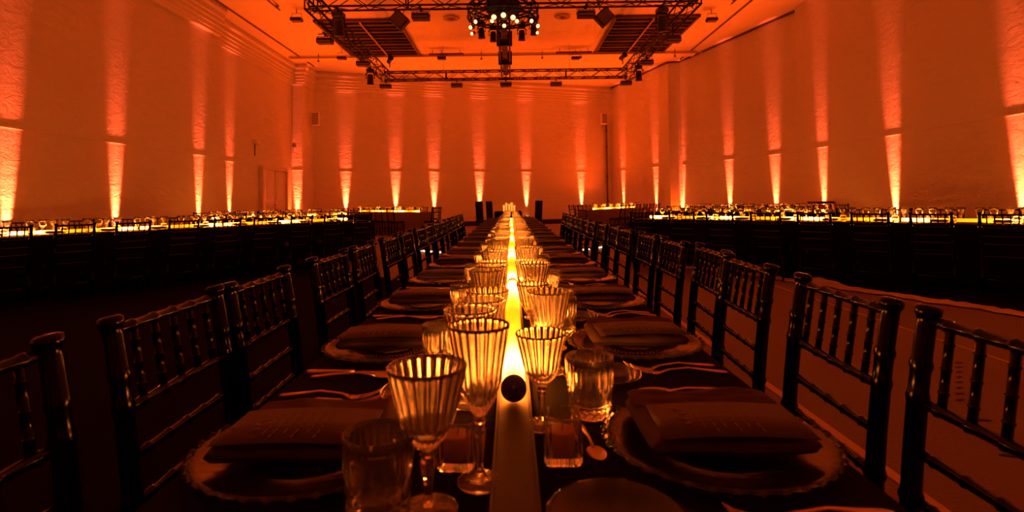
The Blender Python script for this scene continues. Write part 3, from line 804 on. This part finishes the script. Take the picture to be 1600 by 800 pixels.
def votive_proto():
    r = empty('candle_holder'); tag(r, 'x', 'candle holder')
    def ring(h, z, rr=.008):
        o = []
        for sx, sy in ((1,1),(-1,1),(-1,-1),(1,-1)):
            for k in range(3):
                a = math.atan2(sy, sx)-PI/4+k*PI/4; o.append((sx*(h-rr)+rr*math.cos(a), sy*(h-rr)+rr*math.sin(a), z))
        return o
    rs = [ring(.027, 0), ring(.029, .004), ring(.029, .070), ring(.0255, .070), ring(.0245, .012)]
    vs = [p for q in rs for p in q]; n = 12
    fs = [(i*n+j, i*n+(j+1) % n, (i+1)*n+(j+1) % n, (i+1)*n+j) for i in range(4) for j in range(n)]
    fs += [tuple(range(n))[::-1], tuple(4*n+j for j in range(n))]
    MB().add(vs, fs, False).build('glass_cube', M['glass'], r)
    b = MB(); b.lathe([(0, .0125), (.021, .0125), (.022, .015), (.022, .044), (.019, .046), (0, .043)], 24); w_ = b.build('candle', M['wax'], r)
    MB().bar((0, 0, .043), (.001, 0, .053), .0008, 5).build('wick', M['black_tape'], w_)
    reg(r); return r
votive = votive_proto()

TUBE_L = 1.225
def tube_proto():
    r = empty('light_tube'); tag(r, 'x', 'LED tube')
    b = MB(); L = TUBE_L-.03; seg = 24; vs = []; n = 2
    ys = [.015, .02, .3, .6, .9, 1.2, L+.01, L+.015]; n = len(ys)
    for y in ys:
        for k in range(seg): a = 2*PI*k/seg; vs.append((.0215*math.cos(a), y, .0215*math.sin(a)))
    fs = [(i*seg+j, (i+1)*seg+j, (i+1)*seg+(j+1) % seg, i*seg+(j+1) % seg) for i in range(n-1) for j in range(seg)]
    b.add(vs, fs, True); b.build('diffuser', M['tube'], r)
    for y in (.0, L+.0152):
        c = MB(); c.lathe([(0, 0), (.0225, 0), (.0235, .002), (.0235, .0125), (.0225, .0147), (0, .0147)], 28, c=(0, y, 0), R=Matrix.Rotation(-PI/2, 3, 'X'))
        e = c.build('end_cap', M['cap'], r)
        if y == 0:
            c = MB(); c.lathe([(0, 0), (.0028, 0), (.002, .0015), (0, .002)], 10, c=(0, .0, .004), R=Matrix.Rotation(PI/2, 3, 'X')); c.build('screw', M['steel'], e)
    reg(r); return r
tube = tube_proto()

# ------------------------------------------------------------------ tables
def cloth_mesh(L, hw, z, drop, seed, top_th=.004):
    rnd = random.Random(seed); b = MB(); vs = []; fs = []
    nL = max(12, int(L/.12)); loop = []
    for i in range(nL): loop.append((hw, i/nL*L, 1, 0, i*.12))
    for i in range(10): loop.append((hw-2*hw*i/10, L, 0, 1, L+i*.1))
    for i in range(nL): loop.append((-hw, L-i/nL*L, -1, 0, 50+i*.12))
    for i in range(10): loop.append((-hw+2*hw*i/10, 0, 0, -1, 90+i*.1))
    n = len(loop); rows = [(0, 0)] + [(-drop*t, t) for t in (.06, .3, .6, 1.0)]
    for dz, t in rows:
        for (x, y, nx, ny, s) in loop:
            w_ = (.010 + .020*t*(.5+.5*math.sin(s*9))*(1 if drop < .5 else 1.5)) if t > 0 else 0
            vs.append((x+nx*w_, y+ny*w_, z+dz))
    for i in range(len(rows)-1):
        for j in range(n): fs.append((i*n+j, (i+1)*n+j, (i+1)*n+(j+1) % n, i*n+(j+1) % n))
    b.add(vs, fs, True); b.add([vs[j] for j in range(n)], [tuple(range(n))])
    return b
def at(T, s, t, z):
    p = T['p'] + T['u']*s + T['n']*t; return (p.x, p.y, z)
def table(key, p0, p1, label, drop=.24, hw=.46, hz=.76, cloth_label=None, cm='cloth'):
    p0, p1 = Vector(p0), Vector(p1); u = (p1-p0).normalized(); n = Vector((u.y, -u.x)); L = (p1-p0).length
    T = dict(p=p0, u=u, n=n, L=L, phi=math.atan2(n.y, n.x), key=key, z=hz, hw=hw)
    r = empty('banquet_table', (p0.x, p0.y, 0), T['phi']); tag(r, label, 'table')
    MB().box((0, L/2, hz-.0255), (hw*2-.01, L-.01, .03)).build('tabletop', M['channel'], r)
    for y in [.35, L-.35] + ([L*.34, L*.67] if L > 5 else []):
        b = MB()
        for s in (-1, 1): b.bar((s*.15, y, .02), (s*.15, y, hz-.041), .016, 8); 
        b.bar((-.22, y, .021), (.22, y, .021), .016, 8); b.bar((-.15, y, .35), (.15, y, .35), .012, 8)
        b.build('leg_frame', M['truss'], r)
    c = cloth_mesh(L, hw, hz, drop, 3).build('tablecloth', M[cm], None, (p0.x, p0.y, 0), T['phi'])
    tag(c, cloth_label, 'tablecloth')
    return T
def add_tubes(T, s0, n, where, channel=True):
    z = T['z']
    if channel:
        r = empty('tube_channel', at(T, 0, 0, z), T['phi']); tag(r, 'long narrow brown channel holding the light tubes '+where, 'channel')
        s_end = s0+n*TUBE_L+.1; s_st = .02 if T['key'] == 'C' else s0-.05
        MB().box((0, (s_st+s_end)/2, .003), (.052, s_end-s_st, .005)).build('base_strip', M['channel'], r)
        b = MB()
        for q in (-1, 1): b.box((q*.0285, (s_st+s_end)/2, .005 if T['key'] == 'C' else .0035), (.004, s_end-s_st, .009 if T['key'] == 'C' else .006))
        b.build('side_lip', M['channel'], r)
    for k in range(n):
        dup(tube, at(T, s0+k*TUBE_L, 0, z+.0305), T['phi'], 'glowing light tube %s, %s from the near end' % (where, ORD[k]), 'light tubes '+where)
def seat_place(T, s, sg): return T['phi'] + (0 if sg > 0 else PI)
def sp(T, s, sg, x, y, z):   # setting frame: x outward from the centreline, y to the diner's right
    return at(T, s+(y if sg > 0 else -y), sg*x, z)

# --- the central table
C = table('C', (0, .22), (0, 10.15), 'long dining table running away down the middle of the hall', cloth_label='black cloth covering the long central table')
add_tubes(C, .78, 7, 'down the central table')
Y0 = .22; PITCH = .56
zt = .7605
def J(a): return random.uniform(-a, a)
def side(sg): return 'right' if sg > 0 else 'left'
for k in range(17):
    for sg in (1, -1):
        s = .83 + k*PITCH*(1.0 if sg > 0 else 1.005) - Y0
        place = 'at the %s place from the camera, %s side of the central table' % (ORD[k], side(sg))
        sh = '%s place from the camera, %s side' % (ORD[k], side(sg))
        ph = T_ = seat_place(C, s, sg)
        dx = J(.006) if k else 0
        dup(charger, sp(C, s, sg, .298+dx, 0, zt), ph+J(.05), 'clear beaded charger plate, '+sh+' of central table', 'beaded charger plates')
        dup(napkin, sp(C, s, sg, .300+dx, .01*sg, zt+.0195), ph+(0 if sg > 0 else PI)*0+J(.04), 'folded dark napkin on the charger, '+sh, 'folded napkins')
        dup(menu, sp(C, s, sg, .302+dx, -.035*sg, zt+.0515), ph+(PI if sg < 0 else 0)+J(.03), 'dark menu card on the napkin, '+sh, 'menu cards')
        for q, (yy, xx, aa) in enumerate(((-.188, .335, .05), (-.222, .345, -.04))):
            dup(CUT['fork'], sp(C, s, sg, xx, yy+J(.004), zt), ph+aa+J(.04), ('inner' if q == 0 else 'outer')+' fork beside the charger, '+sh, 'forks on the central table')
        dup(CUT['knife'], sp(C, s, sg, .33, .190+J(.004), zt), ph+J(.03), 'dinner knife beside the charger, '+sh, 'knives on the central table')
        dup(CUT['spoon'], sp(C, s, sg, .325, .222+J(.004), zt), ph+J(.03), 'spoon outside the knife, '+sh, 'spoons on the central table')
        dup(CUT['teaspoon'], sp(C, s, sg, .112, (.015 if sg > 0 else -.02), zt), ph+PI/2+.12, 'small dessert spoon above the charger, '+sh, 'dessert spoons')
        dup(bread, sp(C, s, sg, (.115 if k == 0 else .182) if sg > 0 else .172, -.19 if k == 0 and sg > 0 else -.237, zt), ph, 'small clear bread plate, '+sh, 'bread plates')
        dup(tumA, sp(C, s, sg, (.128 if k == 0 else .138)+J(.003) if sg > 0 else .158+J(.003), (.128 if k == 0 else .142) if sg > 0 else .172, zt), J(3), 'cut glass tumbler, '+sh+' of central table', 'tumblers on the central table')
        if sg > 0: gl = [(.046, .085), (.080, .370)] if k == 0 else [(.055+J(.004), .05+J(.008)), (.076+J(.006), .35+J(.012))]
        else: gl = [(.078, -.183), (.062, -.288), (.055, -.392)]
        if sg < 0 and k: gl = [(a+J(.005), c+J(.002)) for a, c in gl]
        for q, (a, c) in enumerate(gl):
            if .83+k*PITCH+(abs(c)) > 10.0: continue
            dup(gobA, sp(C, s, sg, a, c, zt), J(3), '%s fluted stemmed glass, %s, central table' % (ORD[q], sh), 'stemmed glasses on the central table', scale=1.0 if sg < 0 or q else .88)
        if k % 3 == 0:
            dup(votive, sp(C, s, sg, .068 if sg > 0 else .080, -.03 if sg > 0 else .04, zt), J(.2), 'square glass candle holder with amber candle, '+sh, 'candle holders', scale=.92)
for (X, Y, sc, s_) in ((-.104, .672, 1.0, 'widest and nearest'), (-.045, .735, (.85, .85, 1.2), 'tall narrow')):
    dup(gobA, (X, Y, zt), J(3), s_+' fluted stemmed glass left of the bare end of the channel', 'stemmed glasses on the central table', scale=sc)

RC = [.86, 1.32, 1.90, 2.37, 2.82, 3.33, 3.93, 4.35, 4.83, 5.35, 5.85, 6.32, 6.80, 7.27, 7.74, 8.22]
LC = [.72, 1.235, 1.665, 2.30, 2.82, 3.42, 3.95, 4.5, 5.0, 5.5, 5.98, 6.45, 6.92, 7.38, 7.84, 8.3]
RX = [.0, .0, .025, .075, .05, .045, .04, .04, .03]
for k, y in enumerate(RC):
    dup(chairA, (.545+(RX[k] if k < len(RX) else .02)+J(.004), y, 0), (-.03 if k == 1 else .0)+J(.02) + (-.06 if k in (2, 3) else 0), 'black chiavari chair, %s from the camera, right side of the central table' % ORD[k], 'chairs at the central table')
for k, y in enumerate(LC):
    dup(chairA, (-.525-J(.004), y, 0), PI+J(.02), 'black chiavari chair, %s from the camera, left side of the central table' % ORD[k], 'chairs at the central table')

# --- slanting side tables
def dress(T, spacing, s0, nseat, tname, both=True, chairs=(1, -1), details=True, used=chairB, near=None, goblets=2, chair_off=.0):
    for k in range(nseat):
        s = s0+k*spacing
        for sg in (1, -1):
            ph = seat_place(T, s, sg); sd = 'camera side' if sg == near else 'far side'
            where = '%s place from near end, %s, %s' % (ORD[k], sd, tname)
            if details:
                dup(chargerB, sp(T, s, sg, .298, 0, T['z']+.001), ph, 'charger plate, '+where, 'charger plates on side tables')
                dup(napkinB, sp(T, s, sg, .30, 0, T['z']+.0195), ph, 'dark napkin, '+where, 'napkins on side tables')
                dup(tumB, sp(T, s, sg, .14, .13, T['z']+.001), J(3), 'tumbler, '+where, 'tumblers on side tables')
            for q in range(goblets):
                dup(gobB, sp(T, s, sg, .095+J(.012), -.075-.132*q+J(.006), T['z']+.001), J(3), '%s stemmed glass, %s' % (('left', 'right')[q], where), 'stemmed glasses on side tables', scale=1.13)
            if sg in chairs:
                dup(used, sp(T, s, sg, .54+J(.012)+(chair_off if sg == near else .27), J(.02), .0045), ph+J(.04), 'black chiavari chair, '+where, 'chairs at '+tname)
A1 = table('A1', (-7.05, 6.1), (-3.1, 11.3), 'slanting table on the left, in front of the other left ones', drop=.735, cloth_label='black cloth on the front left slanting table')
add_tubes(A1, .1, 5, 'on the front left table'); dress(A1, .60, .32, 10, 'front left table', near=1, chair_off=.38)
A2 = table('A2', (7.15, 5.75), (2.35, 9.95), 'slanting table on the right, in front of the other right ones', drop=.735, cloth_label='black cloth on the front right slanting table')
add_tubes(A2, .1, 5, 'on the front right table'); dress(A2, .60, .32, 10, 'front right table', near=-1, chair_off=.45)
B1 = table('B1', (-7.3, 12.8), (-4.4, 16.2), 'slanting table on the left behind the front one', drop=.735, cloth_label='black cloth on the rear left slanting table')
add_tubes(B1, .3, 3, 'on the rear left table'); dress(B1, .62, .5, 6, 'rear left table', near=1, chair_off=.27)
B2 = table('B2', (7.3, 12.0), (4.3, 15.4), 'slanting table on the right behind the front one', drop=.735, cloth_label='black cloth on the rear right slanting table')
add_tubes(B2, .3, 3, 'on the rear right table'); dress(B2, .62, .5, 6, 'rear right table', near=-1, chair_off=.27)
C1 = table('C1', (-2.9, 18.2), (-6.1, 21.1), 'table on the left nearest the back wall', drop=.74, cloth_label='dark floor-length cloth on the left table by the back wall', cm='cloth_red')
add_tubes(C1, .15, 3, 'on the left table by the back wall'); dress(C1, .62, .4, 6, 'left table by the back wall', near=-1, details=False, chairs=(), goblets=2)
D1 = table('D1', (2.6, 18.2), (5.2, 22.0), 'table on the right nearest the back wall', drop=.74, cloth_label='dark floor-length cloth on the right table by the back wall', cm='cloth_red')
add_tubes(D1, .15, 3, 'on the right table by the back wall'); dress(D1, .62, .4, 7, 'right table by the back wall', near=1, details=False, chairs=(), goblets=2)
for T_, tn, near in ((C1, 'left table by the back wall', -1), (D1, 'right table by the back wall', 1)):
    for k in range(6):
        for sg in (1, -1):
            sd = 'camera side' if sg == near else 'far side'
            dup(chairB, sp(T_, .5+k*.66, sg, .74, J(.02), 0), seat_place(T_, 0, sg)+J(.04), 'black chiavari chair, %s from near end, %s, %s' % (ORD[k], sd, tn), 'chairs at '+tn)
    dup(chairB, at(T_, -.45, 0, 0), T_['phi']-PI/2, 'black chiavari chair at the near end of '+tn, 'chairs at '+tn)

# --- small table beyond the LED ring with tall glowing vases, a chair on each side
E1 = table('E1', (-.1, 17.0), (-.1, 18.6), 'small cloth-covered table at the far end of the aisle', drop=.74, hw=.42, cloth_label='dark floor-length cloth on the small far table')
def vase(x, y, h, k):
    b = MB(); b.lathe([(0, 0), (.026, 0), (.03, .01), (.025, .05), (.03, .14), (.036, h-.02), (.042, h), (.035, h), (.027, .14), (.02, .06), (0, .05)], 16, lambda rr, z, a, i: rr*(1+.03*math.cos(8*a)))
    o = b.build('amber_vase', M['amber']); tag(o, 'tall glowing amber vase on the far table, %s from the left' % ORD[k], 'vase', 'amber vases on the far table'); o.location = (x, y, .762)
M['amber'] = emit('lit_amber_glass', (1.0, 0.42, 0.05), 0.9)
for k, (x, y, h) in enumerate(((-.23, 17.5, .20), (-.15, 17.3, .27), (-.06, 17.6, .23), (.02, 17.3, .28), (.10, 17.5, .19))): vase(x, y, h, k)
def dark_chair(x, y, rz, label):
    r = empty('banquet_chair', (x, y, 0), rz); tag(r, label, 'chair')
    MB().bbox((0, .2, .78), (.42, .05, .62), .03, R=Matrix.Rotation(-.06, 3, 'X')).build('backrest', M['cushion'], r)
    MB().bbox((0, 0, .45), (.44, .44, .07), .03).build('seat', M['cushion'], r)
    for sx in (-1, 1):
        for sy in (-1, 1): MB().path([(sx*.19, sy*.19, 0), (sx*.18, sy*.18, .42)], [.012, .016], 8).build('leg', M['chair'], r)
dark_chair(-.86, 17.9, PI/2-.5, 'solid-backed dark chair left of the small far table')
dark_chair(.72, 17.9, -PI/2+.5, 'solid-backed dark chair right of the small far table')
dark_chair(-.46, 16.35, PI/2+.45, 'solid-backed dark chair in front of the small far table')
r = empty('side_stand', (7.86, 14.0, 0)); 
tag(r, 'small dark stand with a red cloth front by the right wall', 'stand')
MB().bbox((0, 0, .45), (.36, .36, .9), .02).build('cabinet', M['red'], r); MB().bbox((0, 0, .95), (.46, .46, .06), .015).build('top', M['plinth'], r)
for o in bpy.data.objects:
    if '_used' in o: del o['_used']
